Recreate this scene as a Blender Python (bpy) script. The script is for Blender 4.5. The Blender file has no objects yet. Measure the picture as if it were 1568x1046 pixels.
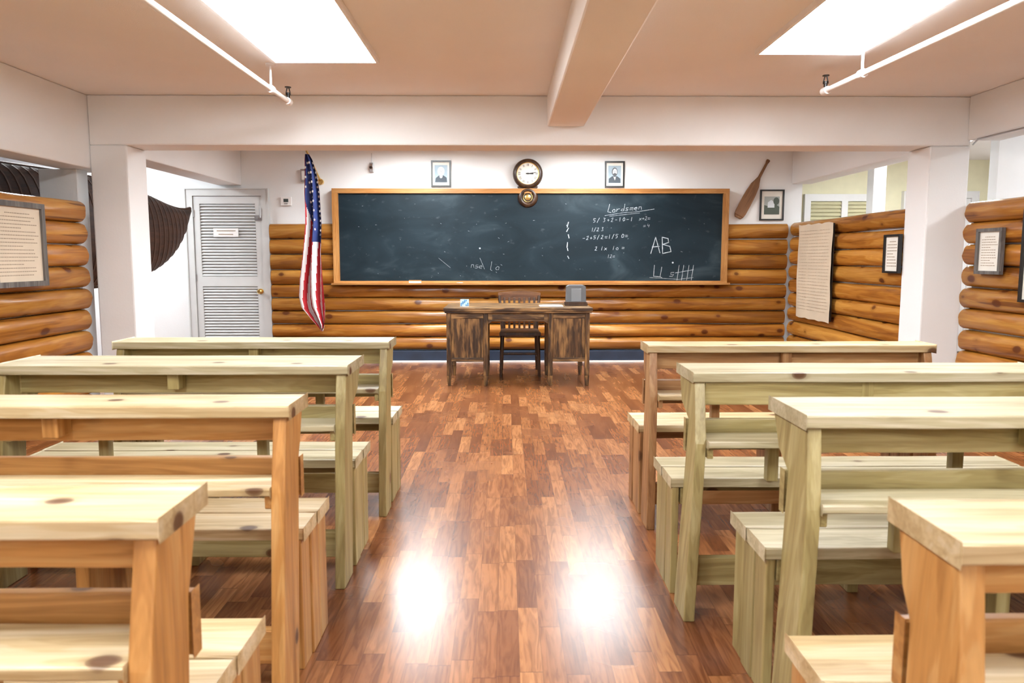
import bpy, math, random
from mathutils import Vector, noise
random.seed(7)
S=bpy.context.scene

# ------------------------------------------------------------------ materials
def newmat(name):
    m=bpy.data.materials.new(name); m.use_nodes=True
    nt=m.node_tree; b=nt.nodes['Principled BSDF']
    return m,nt,b
def N(nt,t,**kw):
    n=nt.nodes.new(t)
    for k,v in kw.items(): setattr(n,k,v)
    return n
def ramp(nt,stops):
    r=nt.nodes.new('ShaderNodeValToRGB'); e=r.color_ramp.elements
    while len(e)<len(stops): e.new(.5)
    for i,(p,c) in enumerate(stops):
        e[i].position=p; e[i].color=(c[0],c[1],c[2],1)
    return r
def plain(name,col,rough=.5,metal=0,var=.08,scale=6,bump=0.0,bscale=60,coat=0):
    m,nt,b=newmat(name)
    tc=N(nt,'ShaderNodeTexCoord'); no=N(nt,'ShaderNodeTexNoise'); no.inputs['Scale'].default_value=scale; no.inputs['Detail'].default_value=2
    nt.links.new(tc.outputs['Object'],no.inputs['Vector'])
    lo=[max(0,c*(1-var)) for c in col]; hi=[min(1,c*(1+var)) for c in col]
    r=ramp(nt,[(.3,lo),(.7,hi)])
    nt.links.new(no.outputs['Fac'],r.inputs['Fac']); nt.links.new(r.outputs['Color'],b.inputs['Base Color'])
    b.inputs['Roughness'].default_value=rough; b.inputs['Metallic'].default_value=metal
    if bump>0:
        n2=N(nt,'ShaderNodeTexNoise'); n2.inputs['Scale'].default_value=bscale; n2.inputs['Detail'].default_value=1
        nt.links.new(tc.outputs['Object'],n2.inputs['Vector'])
        bu=N(nt,'ShaderNodeBump'); bu.inputs['Strength'].default_value=bump; bu.inputs['Distance'].default_value=.01
        nt.links.new(n2.outputs['Fac'],bu.inputs['Height']); nt.links.new(bu.outputs['Normal'],b.inputs['Normal'])
    return m
def emit(name,col,strength):
    m,nt,b=newmat(name)
    b.inputs['Base Color'].default_value=(.9,.9,.9,1)
    b.inputs['Emission Color'].default_value=(*col,1); b.inputs['Emission Strength'].default_value=strength
    return m
def wood(name,c1,c2,c3,axis,rough=.5,knot=(.10,.045,.02),kth=.145,across=11,along=.9,kscale=1.45,isl=.22,wear=None,fine=.65,crack=False,ring=.055):
    m,nt,b=newmat(name); L=nt.links
    tc=N(nt,'ShaderNodeTexCoord'); ge=N(nt,'ShaderNodeNewGeometry')
    cx=N(nt,'ShaderNodeCombineXYZ')
    for i,k in enumerate((17.3,31.7,23.1)):
        mm=N(nt,'ShaderNodeMath',operation='MULTIPLY'); mm.inputs[1].default_value=k
        L.new(ge.outputs['Random Per Island'],mm.inputs[0]); L.new(mm.outputs[0],cx.inputs[i])
    add=N(nt,'ShaderNodeVectorMath',operation='ADD')
    L.new(tc.outputs['Object'],add.inputs[0]); L.new(cx.outputs[0],add.inputs[1])
    def mapped(al,ac):
        mp=N(nt,'ShaderNodeMapping'); s=[ac,ac,ac]; s['XYZ'.index(axis)]=al
        mp.inputs['Scale'].default_value=s; L.new(add.outputs[0],mp.inputs['Vector']); return mp
    m1=mapped(along,across); n1=N(nt,'ShaderNodeTexNoise'); n1.inputs['Scale'].default_value=1.6; n1.inputs['Detail'].default_value=3; n1.inputs['Distortion'].default_value=1.0
    L.new(m1.outputs[0],n1.inputs['Vector'])
    ri=N(nt,'ShaderNodeMath',operation='MULTIPLY'); ri.inputs[1].default_value=9.0; L.new(n1.outputs['Fac'],ri.inputs[0])
    sn=N(nt,'ShaderNodeMath',operation='SINE'); ri2=N(nt,'ShaderNodeMath',operation='MULTIPLY'); ri2.inputs[1].default_value=6.28; L.new(ri.outputs[0],ri2.inputs[0]); L.new(ri2.outputs[0],sn.inputs[0])
    ma=N(nt,'ShaderNodeMath',operation='MULTIPLY_ADD'); ma.inputs[1].default_value=ring; L.new(sn.outputs[0],ma.inputs[0]); L.new(n1.outputs['Fac'],ma.inputs[2])
    r=ramp(nt,[(.30,c1),(.5,c2),(.70,c3)]); L.new(ma.outputs[0],r.inputs['Fac'])
    m2=mapped(2.5,70); n2=N(nt,'ShaderNodeTexNoise'); n2.inputs['Scale'].default_value=1.2; n2.inputs['Detail'].default_value=2
    L.new(m2.outputs[0],n2.inputs['Vector'])
    r2=ramp(nt,[(.35,(.74,.70,.64)),(.62,(1,1,1))]); L.new(n2.outputs['Fac'],r2.inputs['Fac'])
    mx=N(nt,'ShaderNodeMix',data_type='RGBA',blend_type='MULTIPLY'); mx.inputs[0].default_value=fine
    L.new(r.outputs[0],mx.inputs[6]); L.new(r2.outputs[0],mx.inputs[7])
    r3=ramp(nt,[(0,(1-isl,)*3),(1,(1,1,1))]); L.new(ge.outputs['Random Per Island'],r3.inputs['Fac'])
    mx3=N(nt,'ShaderNodeMix',data_type='RGBA',blend_type='MULTIPLY'); mx3.inputs[0].default_value=1
    L.new(mx.outputs[2],mx3.inputs[6]); L.new(r3.outputs[0],mx3.inputs[7])
    out=mx3.outputs[2]
    if kth>0:
        m4=mapped(3.0,4.6); v=N(nt,'ShaderNodeTexVoronoi'); v.inputs['Scale'].default_value=kscale
        L.new(m4.outputs[0],v.inputs['Vector'])
        r4=ramp(nt,[(kth*.55,(1,1,1)),(kth*.8,(.75,.75,.75)),(kth*.88,(.28,.28,.28)),(kth*1.35,(0,0,0))]); L.new(v.outputs['Distance'],r4.inputs['Fac'])
        mk=N(nt,'ShaderNodeMix',data_type='RGBA'); L.new(r4.outputs[0],mk.inputs[0]); L.new(out,mk.inputs[6]); mk.inputs[7].default_value=(*knot,1)
        out=mk.outputs[2]
    if crack:
        m6=mapped(.8,26); n6=N(nt,'ShaderNodeTexNoise'); n6.inputs['Scale'].default_value=1; n6.inputs['Detail'].default_value=1
        L.new(m6.outputs[0],n6.inputs['Vector']); r6=ramp(nt,[(.25,(.7,.7,.7)),(.29,(0,0,0))]); L.new(n6.outputs['Fac'],r6.inputs['Fac'])
        mc=N(nt,'ShaderNodeMix',data_type='RGBA'); L.new(r6.outputs[0],mc.inputs[0]); L.new(out,mc.inputs[6]); mc.inputs[7].default_value=(*knot,1)
        out=mc.outputs[2]
    if wear:
        m5=mapped(2.2,14); n5=N(nt,'ShaderNodeTexNoise'); n5.inputs['Scale'].default_value=2; n5.inputs['Detail'].default_value=4
        L.new(m5.outputs[0],n5.inputs['Vector']); r5=ramp(nt,[(.46,(0,0,0)),(.64,(1,1,1))]); L.new(n5.outputs['Fac'],r5.inputs['Fac'])
        mw=N(nt,'ShaderNodeMix',data_type='RGBA'); L.new(r5.outputs[0],mw.inputs[0]); L.new(out,mw.inputs[6]); mw.inputs[7].default_value=(*wear,1)
        out=mw.outputs[2]
    L.new(out,b.inputs['Base Color']); b.inputs['Roughness'].default_value=rough
    bu=N(nt,'ShaderNodeBump'); bu.inputs['Strength'].default_value=.15; bu.inputs['Distance'].default_value=.004
    L.new(n2.outputs['Fac'],bu.inputs['Height']); L.new(bu.outputs[0],b.inputs['Normal'])
    return m
def floor_mat():
    m,nt,b=newmat('laminate_floor'); L=nt.links
    tc=N(nt,'ShaderNodeTexCoord'); sp=N(nt,'ShaderNodeSeparateXYZ'); L.new(tc.outputs['Object'],sp.inputs[0])
    def M(op,a,bv=None):
        n=N(nt,'ShaderNodeMath',operation=op)
        for i,v in enumerate((a,bv)):
            if v is None: continue
            if isinstance(v,(int,float)): n.inputs[i].default_value=v
            else: L.new(v,n.inputs[i])
        return n.outputs[0]
    xs=M('DIVIDE',sp.outputs[0],.070); xi=M('FLOOR',xs); xf=M('FRACT',xs)
    w=N(nt,'ShaderNodeTexWhiteNoise',noise_dimensions='1D'); L.new(xi,w.inputs['W'])
    ys=M('DIVIDE',M('ADD',sp.outputs[1],M('MULTIPLY',w.outputs['Value'],3.0)),.38); yi=M('FLOOR',ys); yf=M('FRACT',ys)
    c=N(nt,'ShaderNodeCombineXYZ'); L.new(xi,c.inputs[0]); L.new(yi,c.inputs[1])
    w2=N(nt,'ShaderNodeTexWhiteNoise',noise_dimensions='3D'); L.new(c.outputs[0],w2.inputs['Vector'])
    r=ramp(nt,[(0,(.165,.058,.022)),(.3,(.225,.083,.030)),(.7,(.30,.120,.043)),(1,(.41,.185,.072))]); L.new(w2.outputs['Value'],r.inputs['Fac'])
    off=N(nt,'ShaderNodeVectorMath',operation='SCALE'); off.inputs['Scale'].default_value=9; L.new(w2.outputs['Color'],off.inputs[0])
    ad=N(nt,'ShaderNodeVectorMath',operation='ADD'); L.new(tc.outputs['Object'],ad.inputs[0]); L.new(off.outputs[0],ad.inputs[1])
    mp=N(nt,'ShaderNodeMapping'); mp.inputs['Scale'].default_value=(28,3,1); L.new(ad.outputs[0],mp.inputs[0])
    n=N(nt,'ShaderNodeTexNoise'); n.inputs['Scale'].default_value=1.5; n.inputs['Detail'].default_value=4; n.inputs['Distortion'].default_value=1.5; L.new(mp.outputs[0],n.inputs[0])
    r2=ramp(nt,[(.35,(.5,.42,.38)),(.6,(1,1,1))]); L.new(n.outputs['Fac'],r2.inputs['Fac'])
    mx=N(nt,'ShaderNodeMix',data_type='RGBA',blend_type='MULTIPLY'); mx.inputs[0].default_value=.8; L.new(r.outputs[0],mx.inputs[6]); L.new(r2.outputs[0],mx.inputs[7])
    e=M('MAXIMUM',M('GREATER_THAN',M('ABSOLUTE',M('SUBTRACT',xf,.5)),.485),M('GREATER_THAN',M('ABSOLUTE',M('SUBTRACT',yf,.5)),.494))
    e=M('MULTIPLY',e,.45)
    mk=N(nt,'ShaderNodeMix',data_type='RGBA'); L.new(e,mk.inputs[0]); L.new(mx.outputs[2],mk.inputs[6]); mk.inputs[7].default_value=(.06,.02,.01,1)
    L.new(mk.outputs[2],b.inputs['Base Color'])
    n3=N(nt,'ShaderNodeTexNoise'); n3.inputs['Scale'].default_value=2.5; L.new(tc.outputs['Object'],n3.inputs[0])
    mr=N(nt,'ShaderNodeMapRange'); mr.inputs[3].default_value=.22; mr.inputs[4].default_value=.31; L.new(n3.outputs['Fac'],mr.inputs[0]); L.new(mr.outputs[0],b.inputs['Roughness'])
    b.inputs['Specular IOR Level'].default_value=.5
    return m
def board_mat():
    m,nt,b=newmat('slate_chalkboard'); L=nt.links
    tc=N(nt,'ShaderNodeTexCoord'); mp=N(nt,'ShaderNodeMapping'); mp.inputs['Scale'].default_value=(1.2,1,2.2); L.new(tc.outputs['Object'],mp.inputs[0])
    n=N(nt,'ShaderNodeTexNoise'); n.inputs['Scale'].default_value=1.3; n.inputs['Detail'].default_value=6; n.inputs['Distortion'].default_value=1.2; L.new(mp.outputs[0],n.inputs[0])
    r=ramp(nt,[(.35,(.003,.011,.017)),(.55,(.007,.018,.026)),(.78,(.03,.050,.062))]); L.new(n.outputs['Fac'],r.inputs['Fac'])
    n2=N(nt,'ShaderNodeTexNoise'); n2.inputs['Scale'].default_value=9; n2.inputs['Detail'].default_value=8; L.new(mp.outputs[0],n2.inputs[0])
    r2=ramp(nt,[(.63,(0,0,0)),(.88,(.22,.22,.22))]); L.new(n2.outputs['Fac'],r2.inputs['Fac'])
    mk=N(nt,'ShaderNodeMix',data_type='RGBA'); L.new(r2.outputs[0],mk.inputs[0]); L.new(r.outputs[0],mk.inputs[6]); mk.inputs[7].default_value=(.25,.30,.33,1)
    L.new(mk.outputs[2],b.inputs['Base Color']); b.inputs['Roughness'].default_value=.5; b.inputs['Specular IOR Level'].default_value=.25
    return m

M_wall=plain('white_plaster',(.82,.84,.845),.75,var=.02,scale=2,bump=.06)
M_ceil=plain('ceiling_paint',(.86,.83,.80),.8,var=.02,scale=1.5,bump=.08,bscale=120)
M_beam=plain('beam_paint',(.85,.86,.855),.75,var=.02,scale=2,bump=.06)
M_bluew=plain('cool_white_plaster',(.66,.71,.77),.75,var=.03)
M_cream=plain('cream_plaster',(.88,.84,.60),.7,var=.04)
M_door=plain('door_paint',(.60,.615,.61),.5,var=.03)
M_white=plain('white_paint',(.86,.86,.85),.4,var=.02)
M_navy=plain('navy_baseboard',(.02,.035,.065),.45,var=.2)
M_black=plain('black_frame',(.012,.011,.010),.35)
M_panel=emit('light_diffuser',(.94,.975,1.0),25)
M_metal=plain('brushed_metal',(.45,.45,.46),.35,1)
M_brass=plain('brass',(.75,.52,.18),.3,1)
M_paper=plain('paper',(.76,.74,.67),.8,var=.04)
M_oldpaper=plain('aged_paper',(.60,.51,.39),.85,var=.06,scale=5)
M_ink=plain('ink',(.10,.09,.08),.8)
M_inklt=plain('faded_ink',(.32,.26,.19),.8)
M_chalk=plain('chalk',(.40,.45,.48),.9,var=.35,scale=30)
M_board=board_mat(); M_floor=floor_mat()
LOGC=((.25,.080,.012),(.45,.178,.026),(.62,.30,.06))
lk=dict(rough=.27,kth=.19,across=5,along=.45,kscale=1.2,isl=.34,knot=(.10,.026,.006),crack=True,ring=.035,fine=.5)
M_logx=wood('varnished_log_x',*LOGC,'X',**lk)
M_logy=wood('varnished_log_y',*LOGC,'Y',**lk)
M_trimx=wood('oak_trim_x',(.36,.15,.035),(.48,.22,.06),(.58,.30,.10),'X',.4,kth=0)
M_trimz=wood('oak_trim_z',(.36,.15,.035),(.48,.22,.06),(.58,.30,.10),'Z',.4,kth=0)
def pine(tag,c1,c2,c3,knot=(.10,.045,.018)):
    return [wood('pine_%s_%s'%(tag,a),c1,c2,c3,a,.42,knot=knot,ring=.035) for a in 'XZY']
PG=pine('green',(.25,.185,.068),(.38,.305,.125),(.50,.425,.21))
PY=pine('toplit',(.38,.32,.18),(.52,.46,.29),(.64,.58,.42))  # light reflected off bench tops, shelves and seats is put into the colour
PT=pine('toplit_warm',(.42,.29,.13),(.58,.44,.24),(.68,.57,.38))  # warmer version, also with the reflected light of upward faces in its colour
PO=pine('orange',(.34,.145,.036),(.50,.24,.068),(.61,.35,.13))
PB=pine('brown',(.22,.10,.04),(.38,.19,.075),(.50,.30,.14))
M_desk=wood('distressed_oak_z',(.022,.010,.005),(.065,.032,.012),(.14,.072,.028),'Z',.45,kth=0,wear=(.30,.165,.058),across=16)
M_deskx=wood('distressed_oak_x',(.022,.010,.005),(.065,.032,.012),(.14,.072,.028),'X',.45,kth=0,wear=(.36,.21,.08),across=16)
M_chair=wood('dark_chair_wood',(.02,.009,.005),(.05,.021,.009),(.09,.04,.016),'Z',.35,kth=0)
M_canoe=wood('canoe_bark',(.022,.009,.005),(.045,.018,.010),(.075,.031,.016),'Y',.55,kth=0)
M_paddle=wood('paddle_wood',(.20,.09,.036),(.30,.145,.06),(.40,.21,.095),'Z',.4,kth=0)

# ------------------------------------------------------------------ mesh builder
class MB:
    def __init__(s): s.v=[];s.f=[];s.m=[];s.s=[]
    def add(s,vs,fs,mi=0,smooth=False):
        o=len(s.v); s.v+= [tuple(v) for v in vs]
        for f in fs: s.f.append([i+o for i in f]); s.m.append(mi); s.s.append(smooth)
    def box(s,x0,x1,y0,y1,z0,z1,mi=0):
        v=[(x,y,z) for z in (z0,z1) for y in (y0,y1) for x in (x0,x1)]
        s.add(v,[(0,2,3,1),(4,5,7,6),(0,1,5,4),(2,6,7,3),(0,4,6,2),(1,3,7,5)],mi)
    def obox(s,c,ax,ay,az,mi=0):
        c=Vector(c);ax=Vector(ax);ay=Vector(ay);az=Vector(az)
        v=[c+ax*i+ay*j+az*k for k in(-1,1) for j in(-1,1) for i in(-1,1)]
        s.add(v,[(0,2,3,1),(4,5,7,6),(0,1,5,4),(2,6,7,3),(0,4,6,2),(1,3,7,5)],mi)
    def prism(s,poly,axis,a,b,mi=0,fn=None):
        n=len(poly)
        def P(p,t):
            if axis=='X': q=(t,p[0],p[1])
            elif axis=='Y': q=(p[0],t,p[1])
            else: q=(p[0],p[1],t)
            return fn(q) if fn else q
        v=[P(p,a) for p in poly]+[P(p,b) for p in poly]
        s.add(v,[list(range(n))[::-1],list(range(n,2*n))]+[(i,(i+1)%n,n+(i+1)%n,n+i) for i in range(n)],mi)
    def cyl(s,p0,p1,r0,r1=None,n=16,mi=0,smooth=True):
        if r1 is None:r1=r0
        p0=Vector(p0);p1=Vector(p1);d=(p1-p0).normalized()
        u=d.orthogonal().normalized();w=d.cross(u)
        v=[];
        for p,r in((p0,r0),(p1,r1)):
            for i in range(n):
                a=2*math.pi*i/n; v.append(p+(u*math.cos(a)+w*math.sin(a))*r)
        s.add(v,[(i,(i+1)%n,n+(i+1)%n,n+i) for i in range(n)],mi,smooth)
        s.add(v[:n],[list(range(n))[::-1]],mi); s.add(v[n:],[list(range(n))],mi)
    def disc(s,cx,cz,rx,rz,y,mi=0,n=24,a0=0,a1=2*math.pi):
        v=[(cx+rx*math.cos(a0+(a1-a0)*i/n),y,cz+rz*math.sin(a0+(a1-a0)*i/n)) for i in range(n)]
        s.add(v,[list(range(n))],mi)
    def lathe(s,prof,c,mi=0,n=40):
        v=[];k=len(prof)
        for i in range(n):
            a=2*math.pi*i/n
            for r,y in prof: v.append((c[0]+r*math.cos(a),c[1]+y,c[2]+r*math.sin(a)))
        f=[]
        for i in range(n):
            for j in range(k-1):
                f.append((i*k+j,((i+1)%n)*k+j,((i+1)%n)*k+j+1,i*k+j+1))
        s.add(v,f,mi,True)
    def stroke(s,pts,w,y,mi=0):
        for (a,b) in zip(pts[:-1],pts[1:]):
            a=Vector(a);b=Vector(b);d=b-a
            if d.length<1e-5: continue
            d.normalize();n=Vector((-d.y,d.x))*w/2; e=d*w*.3
            q=[a-e+n,a-e-n,b+e-n,b+e+n]
            s.add([(p.x,y,p.y) for p in q],[(0,1,2,3)],mi)
    def build(s,name,mats,loc=None,rz=0,bevel=0,seg=2):
        me=bpy.data.meshes.new(name)
        if loc is None:
            xs=[v[0] for v in s.v];ys=[v[1] for v in s.v];zs=[v[2] for v in s.v]
            c=((min(xs)+max(xs))/2,(min(ys)+max(ys))/2,min(zs))
            vs=[(v[0]-c[0],v[1]-c[1],v[2]-c[2]) for v in s.v]; loc=c
        else: vs=s.v
        me.from_pydata(vs,[],s.f)
        for m in mats: me.materials.append(m)
        me.polygons.foreach_set('material_index',s.m); me.polygons.foreach_set('use_smooth',s.s)
        me.update(); me.validate()
        o=bpy.data.objects.new(name,me); S.collection.objects.link(o); o.location=loc; o.rotation_euler[2]=rz
        if bevel:
            b=o.modifiers.new('bevel','BEVEL'); b.width=bevel; b.segments=seg; b.limit_method='ANGLE'; b.angle_limit=math.radians(50)
        return o

# ------------------------------------------------------------------ room shell
CZ=2.49
def shell(name,x0,x1,y0,y1,z0,z1,mat,bevel=0):
    b=MB(); b.box(x0,x1,y0,y1,z0,z1); return b.build(name,[mat],bevel=bevel)
shell('floor',-6,6.5,-3.6,9.2,-.1,0,M_floor)
shell('ceiling',-6,6.5,-3.6,9.2,CZ,CZ+.1,M_ceil)
shell('wall_back',-6,3.5,8.15,8.3,0,CZ,M_wall)
shell('wall_annex_end',3.5,6.5,8.9,9.05,0,CZ,M_cream)
shell('wall_rear',-6,6.5,-3.6,-3.45,0,CZ,M_wall)
shell('wall_far_left',-6,-5.85,-3.45,8.15,0,CZ,M_bluew)
shell('wall_far_right',6.35,6.5,-3.45,8.9,0,CZ,M_white)
shell('ceiling_beam',-3.24,3.65,5.44,5.73,2.11,CZ,M_beam,.012)
shell('ceiling_beam',.32,.61,-3.45,5.44,2.255,CZ,M_ceil,.012)
shell('ceiling_beam',-3.5,-3.24,-3.45,5.73,1.93,CZ,M_wall,.01)
shell('ceiling_beam',3.62,3.88,-3.45,5.44,2.15,CZ,M_wall,.01)
shell('ceiling_beam',-3.38,-3.10,5.73,8.15,2.08,CZ,M_wall,.01)
shell('ceiling_beam',3.37,3.60,5.73,8.15,2.10,CZ,M_wall,.01)
shell('column',-3.24,-2.95,5.44,5.73,0,2.11,M_wall,.012)
shell('column',3.33,3.65,5.44,5.74,0,2.11,M_wall,.012)
shell('column',-3.66,-3.36,5.46,5.60,0,1.93,M_wall,.006)
shell('baseboard_back',-2.77,3.32,8.045,8.15,0,.135,M_navy,.004)
shell('trim_1',-2.77,3.32,8.03,8.045,0,.02,M_white)

def log_rows(name,axis,a,b,flat,out,z0,n,h,mat,d=.082,wall=None):
    mb=MB()
    if wall: mb.box(*wall,1)
    for r in range(n):
        cnt=max(2,int((b-a)/.07)); K=13; V=[];F=[]
        ph=random.uniform(0,100); hv=h*random.uniform(.97,1.0)
        for i in range(cnt+1):
            t=a+(b-a)*i/cnt
            rr=1+.14*noise.noise(Vector((t*1.1+ph,r*7.3,0)))+.09*noise.noise(Vector((t*4+ph,r*3.3,5)))
            dz=.010*noise.noise(Vector((t*.9,ph,3)))
            for k in range(K+1):
                an=-math.pi/2+math.pi*k/K
                hh=hv/2*.99
                lump=1+.10*noise.noise(Vector((t*5,an*2,ph)))
                z=z0+h*(r+.5)+math.sin(an)*hh+dz
                o=flat+out*d*rr*lump*(math.cos(an)**.65 if math.cos(an)>1e-6 else 0)
                V.append((t,o,z) if axis=='X' else (o,t,z))
        for i in range(cnt):
            for k in range(K):
                p=i*(K+1)+k; F.append((p,p+1,p+K+2,p+K+1))
        mb.add(V,F,0,True)
        mb.add(V[:K+1],[list(range(K+1))]); mb.add(V[-K-1:],[list(range(K+1))[::-1]])
    return mb.build(name,[mat,M_wall])
log_rows('log_siding','X',-2.77,3.32,8.148,-1,.14,5,.1560,M_logx)
log_rows('log_siding','X',-2.77,-2.035,8.148,-1,.92,4,.179,M_logx)
log_rows('log_siding','X',2.615,3.32,8.148,-1,.92,4,.179,M_logx)
log_rows('wall_left','Y',-3.4,5.36,-3.33,1,.0,10,.1675,M_logy,d=.088,wall=(-3.42,-3.33,-3.45,5.36,0,1.66))
log_rows('wall_right','Y',-3.4,5.40,3.70,-1,.0,10,.1675,M_logy,d=.088,wall=(3.70,3.79,-3.45,5.40,0,1.66))
log_rows('wall_partition','Y',5.75,8.06,3.42,-1,.0,10,.165,M_logy,wall=(3.42,3.50,5.74,8.15,0,1.63))

def light_panel(x0,x1,y0,y1):
    b=MB(); z=CZ
    t=.02
    b.box(x0-t,x1+t,y0-t,y0,z-.03,z,1); b.box(x0-t,x1+t,y1,y1+t,z-.03,z,1)
    b.box(x0-t,x0,y0,y1,z-.03,z,1); b.box(x1,x1+t,y0,y1,z-.03,z,1)
    b.box(x0,x1,y0,y1,z-.018,z-.002,0)
    b.build('ceiling_light_panel',[M_panel,M_white])
for y in (3.23,.1,-2.6):  # rows over and behind the camera are unseen, added to light the benches
    light_panel(-1.45,-.82,y,y+1.22); light_panel(1.53,2.14,y-.2,y+1.02)
light_panel(-1.30,-.62,6.3,7.52); light_panel(.62,1.30,6.3,7.52)
light_panel(4.4,4.9,6.3,7.5); light_panel(4.7,5.2,3.6,4.5)  # no fixture visible here; panels added to brighten the annex
light_panel(-4.9,-4.3,6.4,7.6)  # unseen panel added to light the left side room

def pipe(p0,p1,hang,name='sprinkler_pipe'):
    b=MB(); p0=Vector(p0);p1=Vector(p1)
    b.cyl(p0,p1,.017,n=14); d=(p1-p0).normalized()
    b.cyl(p1-d*.05,p1+d*.005,.025,n=14)
    for t in hang:
        p=p0.lerp(p1,t); b.cyl(p-d*.02,p+d*.02,.026,n=14); b.cyl(p+Vector((0,0,.02)),(p.x,p.y,CZ),.008,n=8)
        b.cyl((p.x,p.y,CZ-.015),(p.x,p.y,CZ),.03,n=14)
    q=p1-d*.02
    b.cyl(q,q+Vector((0,0,.045)),.012,n=10,mi=1); b.cyl(q+Vector((0,0,.045)),q+Vector((0,0,.06)),.018,n=10,mi=1)
    b.cyl(q+Vector((-.014,0,.06)),q+Vector((-.006,0,.095)),.004,n=8,mi=1); b.cyl(q+Vector((.014,0,.06)),q+Vector((.006,0,.095)),.004,n=8,mi=1)
    b.cyl(q+Vector((0,0,.095)),q+Vector((0,0,.10)),.022,n=12,mi=1)
    b.build(name,[M_white,M_black])
pipe((-1.53,-3.4,2.33),(-1.53,4.96,2.33),(.1,.35,.6,.955))
pipe((2.55,-3.4,2.33),(2.10,4.62,2.33),(.1,.35,.6,.945))
b=MB(); pts=[(3.66,5.43,2.12),(3.61,5.3,2.14),(3.60,4.6,2.135),(3.60,3.6,2.14),(3.60,1,2.13)]
for a,c in zip(pts[:-1],pts[1:]): b.cyl(a,c,.007,n=8)
b.build('electrical_cable',[M_metal])

# ------------------------------------------------------------------ chalkboard
BY=8.045
b=MB()
b.box(-1.96,2.545,BY+.01,8.14,.96,1.99,0)
fx0,fx1,fz0,fz1=-2.02,2.60,.93,2.035
b.box(fx0,fx1,BY-.02,8.14,fz1-.055,fz1,1); b.box(fx0,fx1,BY-.02,8.14,fz0,fz0+.035,1)
b.box(fx0,fx0+.07,BY-.02,8.14,fz0+.035,fz1-.055,2); b.box(fx1-.07,fx1,BY-.02,8.14,fz0+.035,fz1-.055,2)
b.box(fx0-.01,fx1+.01,BY-.10,8.06,fz0-.008,fz0+.004,1)
b.box(fx0-.01,fx1+.01,BY-.10,BY-.09,fz0,fz0+.014,1)
def bp(px,py): return ((px-775)*8.04/1045+.0,2.03-(py-290)*(2.03-.913)/147)
cy=BY+.0085
def st(pts,w=.009): b.stroke([bp(*p) for p in pts],w*.66,cy,3)
G={'l':[[(0,-6),(0,4),(2,5)]],'L':[[(1,-8),(0,3),(5,4)]],'o':[[(2,0),(0,2),(1,4),(4,4),(4,1),(2,0)]],'r':[[(0,0),(0,4)],[(0,2),(2,0),(4,0)]],
'd':[[(4,-6),(4,4)],[(4,1),(1,1),(0,3),(2,4),(4,3)]],'s':[[(4,0),(1,0),(1,2),(4,2),(3,4),(0,4)]],'m':[[(0,4),(0,0),(2,0),(2,4)],[(2,1),(4,0),(4.5,4)]],
'e':[[(0,2),(4,2),(3,0),(0,1),(0,3),(2,4),(4,4)]],'n':[[(0,4),(0,0),(3,0),(4,4)]],'+':[[(0,1),(4,1)],[(2,-1),(2,3)]],'=':[[(0,0),(5,0)],[(0,2.5),(5,2.5)]],
'1':[[(2,-3),(1.6,4)]],'2':[[(0,-2),(3,-3),(3,0),(0,4),(4,4)]],'3':[[(0,-3),(3,-3),(1,0),(3,1),(3,3),(0,4)]],'4':[[(0,-3),(0,1),(4,1)],[(3,-2),(3,4)]],
'5':[[(4,-3),(0,-3),(0,0),(3,0),(3,3),(0,4)]],'0':[[(2,-3),(0,0),(1,4),(4,3),(4,-1),(2,-3)]],'/':[[(3,-4),(0,5)]],'-':[[(0,1),(4,1)]],'x':[[(0,0),(4,4)],[(4,0),(0,4)]]}
def write(txt,x,y,sc=1.0,w=.0075,sp=5.6,slope=-.04):
    x0=x
    for ch in txt:
        if ch in G:
            for s_ in G[ch]:
                st([(x+p[0]*sc*.95-p[1]*.15*sc+random.uniform(-.25,.25),y+(x-x0)*slope+p[1]*sc+random.uniform(-.25,.25)) for p in s_],w)
            x+=sp*sc
        else: x+=4*sc
write('Lordsmen',930,321,1.08,.007,6.2,-.10)
st([(925,330),(950,326),(975,324),(1000,320)],.006); st([(932,331),(978,326)],.005)
write('5/ 3+2-10-1',908,337,.8,.0065,7.4); write('x+2=',978,334,.75,.006); write('= 4',984,345,.7,.005)
write('1/2 3',905,351,.75,.006)
write('-2+5/2=1/5 0=',892,364,.8,.0065,7,-.06)
write('2 1xb 1o =',911,380,.8,.0065,7); write('12=',930,392,.7,.005)
st([(996,388),(1003,363),(1010,387)],.013); st([(998,378),(1009,377)],.013)
st([(1014,387),(1013,363),(1022,365),(1023,371),(1014,374),(1025,377),(1027,385),(1014,388)],.013)
st([(1002,406),(1001,423),(1010,424)],.009); write('l s',1012,418,1.5,.008)
for x in (1038,1045,1053,1060): st([(x+2,406),(x-1,429)],.008)
st([(1034,418),(1062,413)],.007); st([(995,425),(1040,428),(1062,425)],.005)
for y in (340,349,359,371,380,392): st([(869+random.uniform(-1,1),y),(869+random.uniform(-2,2),y+random.uniform(3,8))],.015)
write('nse',722,405,1.2,.004,5,.1); write('lo',752,408,1.3,.004); st([(672,395),(690,410)],.004); st([(735,395),(742,412)],.004)
for i in range(45):
    x=random.uniform(545,1090);y=random.uniform(312,428);l=random.uniform(.5,3)
    st([(x,y),(x+random.uniform(-l,l),y+random.uniform(-l,l)*.5)],.0035)
for (x,y) in ((735,380),(868,345),(1030,402)): b.disc(*bp(x,y),.011,.010,cy,3,8)
ex,_=bp(637,0); b.box(ex-.07,ex+.07,BY-.085,BY-.03,fz0+.004,fz0+.035,4); b.box(ex-.07,ex+.07,BY-.085,BY-.03,fz0+.035,fz0+.045,1)
ex,_=bp(700,0); b.cyl((ex,BY-.06,fz0+.012),(ex+.07,BY-.055,fz0+.012),.006,n=8,mi=3)
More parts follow.
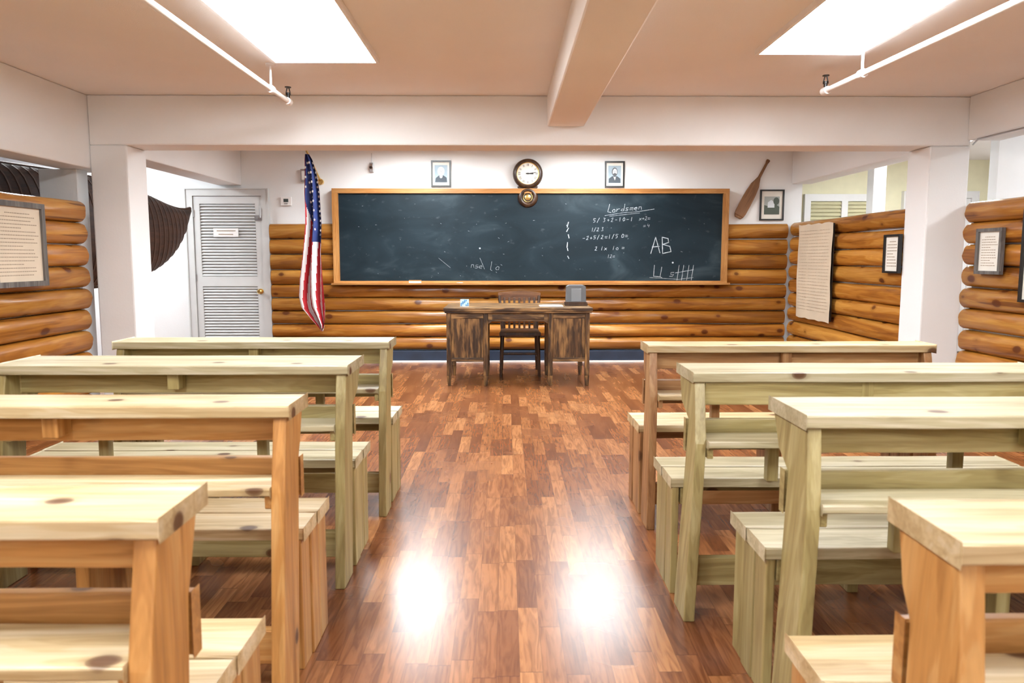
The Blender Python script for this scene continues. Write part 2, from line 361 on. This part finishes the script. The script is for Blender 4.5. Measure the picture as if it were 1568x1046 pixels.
b.build('chalkboard',[M_board,M_trimx,M_trimz,M_chalk,M_paper])

# ------------------------------------------------------------------ clock
b=MB(); cx,cz=.253,2.205; Y=8.145
b.lathe([(.0,-.115),(.125,-.115),(.128,-.128),(.140,-.135),(.160,-.12),(.172,-.10),(.175,-.08),(.168,-.06),(.150,-.05),(.145,0)],(cx,Y,cz),0)
b.lathe([(0,-.1165),(.124,-.1165)],(cx,Y,cz),1)
b.lathe([(.122,-.118),(.126,-.130),(.131,-.126),(.131,-.11)],(cx,Y,cz),2)
for h in range(12):
    a=math.pi/2-h*math.pi/6; ca,sa=math.cos(a),math.sin(a)
    nb=[3,1,2,3,3,2,2,3,4,4,2,2][h]
    for k in range(nb):
        o=(k-(nb-1)/2)*.0095; px,pz=-sa*o,ca*o
        b.stroke([(cx+ca*.087+px,cz+sa*.087+pz),(cx+ca*.112+px,cz+sa*.112+pz)],.004,Y-.118,3)
for a,l,w in ((math.radians(-2),.06,.012),(math.radians(8),.09,.008)):
    b.stroke([(cx-math.cos(a)*.02,cz-math.sin(a)*.02),(cx+math.cos(a)*l,cz+math.sin(a)*l)],w,Y-.1195,3)
b.disc(cx,cz,.01,.01,Y-.121,3)
lz=1.935
b.lathe([(.0,-.10),(.062,-.10),(.066,-.12),(.085,-.128),(.108,-.115),(.118,-.09),(.112,-.06),(.105,0)],(cx,Y,lz),0)
b.lathe([(0,-.102),(.062,-.102)],(cx,Y,lz),3); b.lathe([(0,-.108),(.030,-.108),(.036,-.104)],(cx,Y,lz),2)
b.lathe([(.048,-.103),(.052,-.108),(.056,-.103)],(cx,Y,lz),2)
b.box(cx-.06,cx+.06,Y-.10,Y,2.0,2.08,0)
for sx in(-1,1): b.prism([(cx+sx*.05,2.08),(cx+sx*.12,2.06),(cx+sx*.10,2.02),(cx+sx*.06,2.0)],'Y',Y-.09,Y,0)
b.build('pendulum_wall_clock',[M_chair,M_paper,M_brass,M_black])

# ------------------------------------------------------------------ portraits & frames
M_pbg=plain('portrait_wash',(.33,.43,.50),.8,var=.15,scale=8); M_pface=plain('portrait_skin',(.62,.67,.70),.8)
M_pcoat=plain('portrait_coat',(.07,.09,.11),.8); M_phair=plain('portrait_hair',(.10,.11,.12),.8)
M_phairw=plain('portrait_hair_white',(.55,.60,.62),.8)
def frame(b,w,h,fw,d,mi):
    b.box(-w/2,w/2,-d,0,h/2-fw,h/2,mi); b.box(-w/2,w/2,-d,0,-h/2,-h/2+fw,mi)
    b.box(-w/2,-w/2+fw,-d,0,-h/2+fw,h/2-fw,mi); b.box(w/2-fw,w/2,-d,0,-h/2+fw,h/2-fw,mi)
def portrait(x,z,kind):
    b=MB(); w,h=.232,.305; frame(b,w,h,.019,.022,0); b.box(-w/2+.019,w/2-.019,-.010,0,-h/2+.019,h/2-.019,1)
    mw,mh=(.15,.20)
    b.box(-mw/2,mw/2,-.012,-.010,-mh/2,mh/2,2)
    if kind=='w':
        b.prism([(-.07,-.098),(.07,-.098),(.065,-.045),(.03,-.02),(-.025,-.02),(-.062,-.05)],'Y',-.0135,-.012,4)
        b.disc(0,.03,.042,.052,-.0145,6); b.disc(.003,.025,.028,.042,-.0155,3); b.disc(.0,-.03,.018,.022,-.0157,6)
    else:
        b.prism([(-.07,-.098),(.07,-.098),(.068,-.05),(.03,-.022),(-.03,-.022),(-.068,-.05)],'Y',-.0135,-.012,4)
        b.disc(0,.028,.034,.05,-.0145,5); b.disc(.002,.026,.026,.040,-.0155,3); b.disc(.002,-.004,.022,.018,-.016,5)
        b.prism([(-.015,-.03),(.015,-.03),(.004,-.07)],'Y',-.0165,-.0155,1)
    for ex in (-.009,.012): b.disc(ex,.033,.004,.0025,-.0168,5)
    b.stroke([(-.006,.008),(.010,.008)],.003,-.0168,5); b.stroke([(.002,.03),(.004,.016)],.003,-.0168,5)
    b.build('framed_portrait',[M_black,M_paper,M_pbg,M_pface,M_pcoat,M_phair,M_phairw],loc=(x,8.148,z))
portrait(-.762,2.215,'w'); portrait(1.275,2.21,'l')
b=MB(); w,h=.285,.36; frame(b,w,h,.018,.022,0); b.box(-w/2+.018,w/2-.018,-.01,0,-h/2+.018,h/2-.018,1)
b.box(-.09,.09,-.012,-.01,-.11,.10,2)
b.prism([(-.09,-.11),(.09,-.11),(.09,-.02),(.04,.01),(-.02,-.02),(-.09,.0)],'Y',-.0135,-.012,3)
b.prism([(-.05,-.03),(.03,-.03),(.03,.03),(-.01,.06),(-.05,.03)],'Y',-.015,-.0135,4)
b.disc(.05,.045,.035,.045,-.0152,3,14)
b.build('framed_photograph',[M_black,M_paper,plain('photo_sky',(.35,.38,.36),.6),plain('photo_dark',(.07,.09,.07),.6),M_pface],loc=(3.14,8.148,1.855))
M_greyfr=wood('weathered_frame',(.07,.065,.06),(.13,.12,.11),(.21,.195,.18),'Z',.6,kth=0)
def notice(x,y,z,w,h,rz,fm,pm,fw=.03,lines=14,title=True):
    b=MB(); frame(b,w,h,fw,.03,0); b.box(-w/2+fw,w/2-fw,-.014,0,-h/2+fw,h/2-fw,1)
    iw=w-2*fw-.05; ih=h-2*fw-.06
    for i in range(lines):
        zz=ih/2-ih*(i+.5)/lines; ww=iw*(random.uniform(.82,1) if i%5!=4 else .6)
        if i==0 and title: ww=iw*.6
        x0=-iw/2 if i else -ww/2
        k=x0
        while k<x0+ww-.01:
            l=random.uniform(.008,.022); l=min(l,x0+ww-k); b.box(k,k+l,-.0155,-.014,zz-ih/lines*.13,zz+ih/lines*.13,2); k+=l+.006
    b.build('framed_notice',[fm,pm,M_inklt],loc=(x,y,z),rz=rz)
R90=math.pi/2
notice(-3.226,4.56,1.325,.50,.56,R90,M_greyfr,M_oldpaper,.035,18)
notice(3.598,5.06,1.285,.27,.34,-R90,M_greyfr,M_paper,.025,12)
notice(3.598,4.52,1.25,.42,.64,-R90,M_black,M_paper,.02,14)
notice(3.322,5.85,1.27,.24,.33,-R90,M_black,M_paper,.018,9)
b=MB(); K=10
b.box(-.39,.39,-.006,.006,-.50,.50,1)
V=[];F=[]
for j in range(K+1):
    for i in range(K+1):
        u=i/K-.5;v=j/K-.5
        V.append((u*.80+.004*math.sin(v*20),-.012-.010*abs(math.sin(u*9+v*4))-.004,v*1.02+.006*math.sin(u*22)))
for j in range(K):
    for i in range(K): p=j*(K+1)+i; F.append((p,p+1,p+K+2,p+K+1))
b.add(V,F,0,True)
for i in range(26):
    zz=.44-i*.034
    for c in range(3):
        x0=-.35+c*.24; k=x0
        while k<x0+.19: 
            l=random.uniform(.02,.06); b.box(k,k+l,-.0285,-.028,zz-.002,zz+.002,2); k+=l+.015
b.build('aged_text_poster',[plain('poster_paper',(.60,.50,.37),.85,var=.08,scale=3),M_black,plain('poster_ink',(.45,.36,.26),.8)],loc=(3.308,7.30,1.085),rz=-R90)

# ------------------------------------------------------------------ paddle
b=MB(); prof=[(0,.058),(.05,.066),(.15,.068),(.30,.064),(.40,.052),(.46,.03),(.50,.017),(.68,.014),(.70,.020),(.725,.022),(.73,.010)]
poly=[(w,h) for h,w in prof]+[(-w,h) for h,w in prof[::-1]]
b.prism(poly,'Y',-.02,0,0); b.prism([(.058,0),(.037,-.03),(-.037,-.03),(-.058,0)],'Y',-.02,0,0)
o=b.build('wooden_paddle',[M_paddle],loc=(2.75,8.14,1.73),bevel=.006); o.rotation_euler[1]=math.radians(27)

b=MB(); b.box(-.06,.06,-.025,0,-.05,.05,0); b.box(-.028,.028,-.028,-.025,-.01,.028,1); b.box(-.02,.02,-.030,-.025,-.035,-.022,2)
b.build('thermostat',[M_white,plain('lcd',(.05,.07,.07),.3),M_metal],loc=(-2.58,8.148,1.895),bevel=.004)
b=MB(); b.box(-.035,.035,-.05,0,-.075,.075,0); b.box(-.02,.02,-.055,-.05,-.05,.05,1)
b.build('electrical_switch_box',[M_metal,M_white],loc=(-2.36,8.148,2.19),bevel=.003)
b=MB(); b.box(-.022,.022,-.04,0,-.06,.05,0); b.cyl((0,-.04,.02),(0,-.075,-.01),.022,n=14,mi=0); b.cyl((0,-.075,-.01),(0,-.078,-.012),.016,n=14,mi=1)
b.cyl((0,-.01,.05),(0,-.01,.16),.004,n=8,mi=0)
b.build('security_camera',[M_metal,M_black],loc=(-1.57,8.148,2.29),bevel=.002)

# ------------------------------------------------------------------ flag
M_red=plain('flag_red',(.46,.02,.03),.7,var=.15); M_fw=plain('flag_white',(.70,.68,.68),.7,var=.05); M_fb=plain('flag_blue',(.018,.035,.15),.7,var=.2)
b=MB(); key=[(2.36,475,481),(2.30,474,486),(2.15,473,492),(1.95,471,496),(1.60,471,498),(1.3,467,496),(1.0,461,498),(.80,459,500),(.68,463,501),(.56,478,500),(.47,490,498),(.44,493,496)]
def ed(z):
    z=min(key[0][0],max(key[-1][0],z))
    for (z0,l0,r0),(z1,l1,r1) in zip(key[:-1],key[1:]):
        if z<=z0+1e-6 and z>=z1-1e-6:
            t=(z0-z)/(z0-z1); return l0+(l1-l0)*t,r0+(r1-r0)*t
NR,NC=110,54
V=[];F=[];MI=[]
def fp(s,t):
    z=2.36-(2.36-.44)*t; l,r=ed(z); px=l+(r-l)*s; amp=.012+.045*min(1,t*2)
    x=(px-775)*7.64/1045
    y=7.6+amp*math.sin(s*2*math.pi*2.3+t*2.2+.8)+.015*math.sin(s*23+t*5)
    return (x+.010*math.sin(s*14+t*6)*math.sin(math.pi*s),y,z+.02*math.sin(s*9+t*3)*t)
for j in range(NR+1):
    for i in range(NC+1): V.append(fp(i/NC,j/NR))
for j in range(NR):
    for i in range(NC):
        p=j*(NC+1)+i; F.append((p,p+1,p+NC+2,p+NC+1)); s=i/NC;t=j/NR
        if t<.50 and s>.05+max(0,t-.18)*1.7: MI.append(2)
        else: MI.append(int(s*8.5+t*3.2)%2)
o0=len(b.v); b.v+=V
for f,m in zip(F,MI): b.f.append([k+o0 for k in f]); b.m.append(m); b.s.append(True)
for row in range(16):
    t=.05+row*.027
    lo=.14+max(0,t-.18)*1.7
    for s in ([.25,.55,.85] if row%2 else [.4,.7,.95]):
        if s<lo+.03: continue
        c=Vector(fp(s,t))+Vector((0,-.014,0)); pts=[]
        for q in range(10):
            rr=.019 if q%2==0 else .009; a=q*math.pi/5+row+s*3; pts.append((c.x+rr*.7*math.cos(a),c.y,c.z+rr*math.sin(a)))
        b.add(pts,[list(range(10))],1)
b.cyl((-2.17,8.14,2.12),(-2.17,7.45,2.46),.012,n=12,mi=3); b.cyl((-2.17,8.15,2.12),(-2.17,8.10,2.12),.035,n=14,mi=3)
b.build('american_flag',[M_red,M_fw,M_fb,M_brass])

# ------------------------------------------------------------------ doors
def louver_door(name,x0,x1,yw,ztop,mat,slabm,knob=True,z0=0):
    b=MB(); fw=.075; y=yw
    b.box(x0-fw,x0,y-.05,y,z0,ztop+fw,0); b.box(x1,x1+fw,y-.05,y,z0,ztop+fw,0); b.box(x0,x1,y-.05,y,ztop,ztop+fw,0)
    b.box(x0-fw-.012,x0-fw,y-.06,y,z0,ztop+fw+.012,0); b.box(x1+fw,x1+fw+.012,y-.06,y,z0,ztop+fw+.012,0); b.box(x0-fw,x1+fw,y-.06,y,ztop+fw,ztop+fw+.012,0)
    a,c=x0+.005,x1-.005; sw=.07
    b.box(a,a+sw,y-.035,y-.002,z0+.01,ztop-.005,1); b.box(c-sw,c,y-.035,y-.002,z0+.01,ztop-.005,1)
    H=ztop-z0; regs=[(z0+.18,z0+H*.46),(z0+H*.52,ztop-.09)]
    b.box(a+sw,c-sw,y-.035,y-.002,z0+.01,regs[0][0],1); b.box(a+sw,c-sw,y-.035,y-.002,regs[0][1],regs[1][0],1); b.box(a+sw,c-sw,y-.035,y-.002,regs[1][1],ztop-.005,1)
    b.box(a+sw,c-sw,y-.006,y-.002,regs[0][0],regs[1][1],1)
    for r0,r1 in regs:
        n=int((r1-r0)/.034)
        for i in range(n):
            z=r0+(r1-r0)*(i+.5)/n
            b.obox(((a+c)/2,y-.021,z),((c-a)/2-sw,0,0),(0,.010,.011),(0,-.0022,.002),1)
    if knob:
        kx=c-.035
        b.cyl((kx,y-.035,.84),(kx,y-.045,.84),.032,n=18,mi=2); b.cyl((kx,y-.045,.84),(kx,y-.07,.84),.012,n=12,mi=2)
        b.cyl((kx,y-.07,.84),(kx,y-.09,.84),.018,.028,n=18,mi=2); b.cyl((kx,y-.09,.84),(kx,y-.105,.84),.028,.016,n=18,mi=2)
        b.box(kx-.04,kx+.045,y-.055,y-.035,1.67,1.73,3); b.cyl((kx,y-.055,1.70),(kx,y-.075,1.70),.014,n=12,mi=3); b.cyl((kx+.03,y-.06,1.70),(kx+.03,y-.06,1.82),.008,n=8,mi=3)
        b.box((a+c)/2-.17,(a+c)/2+.12,y-.042,y-.034,1.48,1.58,4); b.box((a+c)/2-.13,(a+c)/2+.09,y-.0435,y-.042,1.545,1.555,5); b.box((a+c)/2-.11,(a+c)/2+.06,y-.0435,y-.042,1.505,1.515,5)
        for z in (.25,1.0,1.75): b.cyl((a+.002,y-.04,z-.04),(a+.002,y-.04,z+.04),.008,n=8,mi=3)
    return b.build(name,[mat,slabm,M_brass,M_metal,M_white,M_inklt])
louver_door('door_1',-3.665,-2.865,8.148,1.955,M_door,M_door)
b=MB(); x0,x1,z0,z1,y=3.92,4.80,1.0,1.96,8.9
b.box(x0-.08,x1+.08,y-.05,y,z1,z1+.09,0); b.box(x0-.08,x1+.08,y-.05,y,z0-.09,z0,0)
for xx in (x0-.08,x1,): b.box(xx,xx+.08,y-.05,y,z0,z1,0)
xm=(x0+x1)/2; b.box(xm-.04,xm+.04,y-.05,y,z0,z1,0)
for i in range(20):
    z=z0+(z1-z0)*(i+.5)/20; b.obox((xm,y-.025,z),((x1-x0)/2,0,0),(0,.014,.016),(0,-.003,.003),1)
b.build('window_1',[M_white,plain('shutter_cream',(.74,.70,.46),.5)])
shell('column',4.05,4.19,7.6,7.74,0,CZ,M_white,.006)
louver_door('door_2',5.2,6.0,8.9,2.0,M_white,M_white,False)
shell('wall_annex_divider',3.92,6.35,5.5,5.6,0,CZ,M_white)
shell('wall_store_divider',-4.85,-4.75,3.2,5.4,0,CZ,M_bluew)

# ------------------------------------------------------------------ canoe hung in side room
b=MB(); NL,NK=48,14; V=[];F=[]
y0,y1=3.7,7.70
def hull(u,k):
    e=abs(2*u-1); w=.50*(1-e**3.4)+.012; cz=1.47+.30*e**8; dpt=.235*(1-e**3.2)+.015
    CXX=-4.40+.89*u
    an=math.pi*k; return (CXX+ dpt*max(0,math.sin(an))**.8, y0+(y1-y0)*u, cz-math.cos(an)*w)
for i in range(NL+1):
    for k in range(NK+1): V.append(hull(i/NL,k/NK))
for i in range(NL):
    for k in range(NK): p=i*(NK+1)+k; F.append((p,p+1,p+NK+2,p+NK+1))
b.add(V,F,0,True)
for i in range(2,NL-1,1):
    u=i/NL
    for k in range(NK):
        p=Vector(hull(u,k/NK));q=Vector(hull(u,(k+1)/NK)); b.obox((p+q)/2+Vector((.001,0,0)),(0,.010,0),(q-p)/2,(.003,0,0),1)
for k in (0,1):
    for i in range(NL):
        b.cyl(hull(i/NL,k),hull((i+1)/NL,k),.017,n=8,mi=1)
for u in (.22,.78):
    p=Vector(hull(u,1)); b.cyl(p,(p.x,p.y,CZ),.006,n=8,mi=2); q=Vector(hull(u,0)); b.cyl(p+Vector((-.02,0,0)),q+Vector((-.02,0,0)),.006,n=8,mi=2)
b.build('canoe',[M_canoe,plain('canoe_rib',(.06,.025,.013),.5),M_inklt])

# ------------------------------------------------------------------ teacher desk
b=MB(); x0,x1,y0,y1=-.575,.805,6.53,7.18
b.box(x0-.025,x1+.025,y0-.03,y1+.03,.725,.76,1); b.box(x0-.015,x1+.015,y0-.02,y1+.02,.708,.725,1)
def ped(a,c):
    t=.045
    for xx in (a,c-t):
        for yy in (y0,y1-t): 
            b.box(xx,xx+t,yy,yy+t,.10,.708,0)
            v=[(xx+.006,yy+.006,0),(xx+t-.006,yy+.006,0),(xx+t-.006,yy+t-.006,0),(xx+.006,yy+t-.006,0),(xx,yy,.1),(xx+t,yy,.1),(xx+t,yy+t,.1),(xx,yy+t,.1)]
            b.add(v,[(3,2,1,0),(0,1,5,4),(1,2,6,5),(2,3,7,6),(3,0,4,7)],0)
    b.box(a+t,c-t,y0+.010,y0+.03,.24,.70,0)
    b.box(a+t,c-t,y0+.002,y0+.03,.655,.705,1); b.box(a+t,c-t,y0+.002,y0+.03,.235,.275,1)
    b.box(a+t,a+t+.03,y0+.004,y0+.03,.275,.655,0); b.box(c-t-.03,c-t,y0+.004,y0+.03,.275,.655,0)
    b.box(a+t,c-t,y1-.03,y1-.005,.24,.70,0)
    for zz in (.40,.55): b.box(a+t,c-t,y1-.005,y1+.004,zz,zz+.01,1)
    for xx in (a+.008,c-.028): b.box(xx,xx+.02,y0+t,y1-t,.24,.70,0)
    b.box(a+t,c-t,y0+.03,y1-.03,.24,.26,1)
ped(x0,x0+.40); ped(x1-.40,x1)
b.prism([(x0+.40,.705),(x1-.40,.705),(x1-.40,.60),(x1-.44,.625),(x0+.44,.625),(x0+.40,.60)],'Y',y0+.01,y0+.035,1)
b.box(x0+.44,x1-.44,y0+.004,y0+.012,.645,.69,1)
b.box(x0+.40,x1-.40,y1-.03,y1-.005,.62,.705,1)
b.build('teacher_desk',[M_desk,M_deskx],bevel=.004)
b=MB(); cx=.145; yf,yb=7.02,7.46; hw=.215
for sx in (-1,1):
    b.cyl((cx+sx*(hw-.015),yf+.02,0),(cx+sx*(hw-.03),yf+.04,.43),.016,.022,12)
    b.cyl((cx+sx*(hw-.02),yb+.03,0),(cx+sx*(hw-.03),yb-.01,.44),.016,.022,12)
    b.cyl((cx+sx*(hw-.03),yb-.01,.44),(cx+sx*(hw+.005),yb+.07,.82),.02,.015,12)
    b.cyl((cx+sx*(hw-.02),yf+.03,.18),(cx+sx*(hw-.025),yb+.01,.18),.011,n=10)
b.cyl((cx-hw+.02,yf+.03,.24),(cx+hw-.02,yf+.03,.24),.012,n=10)
b.prism([(cx-hw,yf),(cx+hw,yf),(cx+hw-.02,yb+.01),(cx-hw+.02,yb+.01)],'Z',.43,.465)
for k in range(7):
    xx=cx+(k-3)*.055
    b.obox((xx,yb+.035,.63),(.012,0,0),(0,.005,0),(0,.035,.17))
R=12;V=[];F=[]
for i in range(R+1):
    t=i/R*2-1; xx=cx+t*.235; yy=yb+.085+.035*(1-t*t)
    h=.868-.018*t*t
    V+=[(xx,yy-.012,.765),(xx,yy+.012,.765),(xx,yy+.018,h),(xx,yy-.008,h)]
for i in range(R):
    p=i*4; F+=[(p,p+4,p+5,p+1),(p+1,p+5,p+6,p+2),(p+2,p+6,p+7,p+3),(p+3,p+7,p+4,p)]
F+=[(0,1,2,3),(R*4+3,R*4+2,R*4+1,R*4)]
b.add(V,F,1)
b.build('wooden_desk_chair',[M_chair,wood('chair_rail',(.08,.03,.012),(.14,.055,.022),(.20,.09,.036),'X',.35,kth=0)],bevel=.003)
b=MB(); bx,by=.70,6.86
b.box(bx-.11,bx+.11,by-.09,by+.09,.76,.79,1); b.prism([(bx-.10,.79),(bx+.10,.79),(bx+.095,.95),(bx+.07,.965),(bx-.07,.965),(bx-.095,.95)],'Y',by-.05,by+.06,0)
b.box(bx-.05,bx+.05,by-.055,by-.05,.80,.93,2); b.box(bx-.12,bx+.10,by-.10,by-.09,.762,.80,1)
b.build('tissue_box_holder',[plain('grey_card',(.13,.14,.15),.5),M_chair,plain('grey_card_label',(.22,.24,.26),.5)],bevel=.003)
b=MB(); bx,by=-.41,6.72
b.prism([(by-.02,.76),(by+.04,.76),(by+.012,.83),(by+.006,.83)],'X',bx-.042,bx+.042,0)
M_bl=plain('blue_print',(.02,.16,.36),.5)
for i in range(5):
    for j in range(4):
        if (i*3+j*5)%4<2:
            b.obox((bx-.032+i*.016,by-.019+j*.0055+.001,.775+j*.0145),(.006,0,0),(0,.0022,.0055),(0,-.0008,.0003),1)
b.build('qr_code_card',[plain('pale_blue_card',(.35,.52,.66),.5),M_bl])
b=MB(); b.box(.33,.56,6.66,6.86,.76,.764,0); b.box(.36,.53,6.70,6.84,.764,.769,0)
b.build('paper_sheets',[M_paper])

# ------------------------------------------------------------------ pupil benches
def bench(x0,x1,y0,mats,tn=.08,tf=.29,sf=.465,zt=.835,topm=None,to=0,inner=1):
    b=MB(); r=lambda a: random.uniform(-a,a)
    def plankx(xa,xb,ya,yb,za,zb,mi=0):
        n=18; V=[];F=[]; p1,p2=random.uniform(0,50),random.uniform(0,50)
        for i in range(n+1):
            x=xa+(xb-xa)*i/n; e1=.006*noise.noise(Vector((x*4,p1,0))); e2=.006*noise.noise(Vector((x*4,p2,1)))
            V+=[(x,ya+e1,za),(x,yb+e2,za),(x,yb+e2,zb),(x,ya+e1,zb)]
        for i in range(n):
            p=i*4; F+=[(p,p+1,p+5,p+4)[::-1],(p+1,p+2,p+6,p+5)[::-1],(p+2,p+3,p+7,p+6)[::-1],(p+3,p,p+4,p+7)[::-1]]
        F+=[(0,1,2,3)[::-1],(n*4,n*4+1,n*4+2,n*4+3)]
        b.add(V,F,mi)
    T=.034
    ta=x0+(to if inner<0 else 0); tb=x1-(to if inner>0 else 0)
    plankx(ta-.012,tb+.012,y0+tn,y0+tf,zt-T,zt,3)
    poly=[(y0+tn+.012,zt-T),(y0+tf-.012,zt-T),(y0+tf-.075 if tf>.33 else y0+tf-.04,zt-.13),(y0+.19,.66),(y0+.135,0),(y0+.0,0),(y0+.055,.60)]
    if tn>.1: poly[6]=(y0+.075,.60)
    def lean(sgn):
        def f(q):
            if sgn!=inner: return q
            return (q[0]-sgn*to*(q[2]/zt),q[1],q[2])
        return f
    b.prism(poly[::-1],'X',x0,x0+.038,1,fn=lean(-1)); b.prism(poly[::-1],'X',x1-.038,x1,1,fn=lean(1))
    ay=y0+.165
    plankx(ta+.037,tb-.037,ay,ay+.024,zt-.118,zt-T-.001)
    xm=(x0+x1)/2
    b.box(xm-.022,xm+.022,y0+tn+.02,ay-.001,zt-.095,zt-T-.001,1)
    h=to*.72; ma_=x0+(h if inner<0 else 0); mb_=x1-(h if inner>0 else 0)
    plankx(ma_+.037,mb_-.037,y0+.05,y0+.180,.590,.613,3)
    b.box(ma_+.039,ma_+.06,y0+.065,y0+.175,.55,.590,2); b.box(mb_-.06,mb_-.039,y0+.065,y0+.175,.55,.590,2)
    plankx(ma_-.004,mb_+.004,y0+.192,y0+.215,.545,.66)
    for xs in (x0+.35,x1-.35): b.box(xs-.02,xs+.02,y0+.155,y0+.190,.44,.589,1)
    sm=(.20+sf)/2
    plankx(x0-.006,x1+.006,y0+.195,y0+sm-.003,.405,.44,3); plankx(x0-.010,x1+.010,y0+sm+.003,y0+sf,.405,.44,3)
    pw=(sf-.20)/3
    for a,c in ((x0+.002,x0+.028),(x1-.028,x1-.002)):
        for i in range(3):
            ya=y0+.197+i*pw
            b.box(a+r(.003),c+r(.003),ya+.002,ya+pw-.003,0,.404,1)
    plankx(x0+.03,x1-.03,y0+sf-.035,y0+sf-.013,.31,.404)
    b.box(x0+.032,x0+.067,y0+.20,y0+sf-.04,.34,.403,2); b.box(x1-.067,x1-.032,y0+.20,y0+sf-.04,.34,.403,2)
    b.box(xm-.02,xm+.02,y0+.20,y0+sf-.04,0,.404,1)
    plankx(x0+.038,x1-.038,y0+.08,y0+.11,.09,.19)
    t=topm or mats
    b.build('school_bench_desk',[mats[0],mats[1],mats[2],t[0]],bevel=.004)
bench(-1.88,-.575,3.18,PG,.09,.29,topm=PY); bench(-1.92,-.605,2.46,PG,.08,.36,topm=PY)
bench(-1.92,-.605,1.76,PO,.08,.25,topm=PT); bench(-1.86,-.55,.95,PO,.08,.245,.51,topm=PT)
bench(.64,1.98,3.01,PB,.11,.27,topm=PT,to=.025,inner=-1); bench(.605,1.97,2.22,PG,.15,.38,topm=PY,to=.065,inner=-1)
bench(.72,2.07,1.62,PG,.09,.34,topm=PY,to=.06,inner=-1); bench(.605,1.94,.85,PO,.08,.26,.53,topm=PT,to=.052,inner=-1)

# ------------------------------------------------------------------ world & camera
w=bpy.data.worlds.new('World'); S.world=w; w.use_nodes=True
w.node_tree.nodes['Background'].inputs[0].default_value=(.9,.93,1,1); w.node_tree.nodes['Background'].inputs[1].default_value=.05
cd=bpy.data.cameras.new('camera'); cam=bpy.data.objects.new('camera',cd); S.collection.objects.link(cam)
cam.location=(0,0,1.24); cam.rotation_euler=(math.radians(84.5),0,math.radians(-.49))
cd.sensor_width=36; cd.lens=24; cd.shift_y=-.0179; cd.clip_start=.05
cd.dof.use_dof=True; cd.dof.focus_distance=6.5; cd.dof.aperture_fstop=5
S.camera=cam
S.view_settings.view_transform='Standard'
S.view_settings.exposure=.6
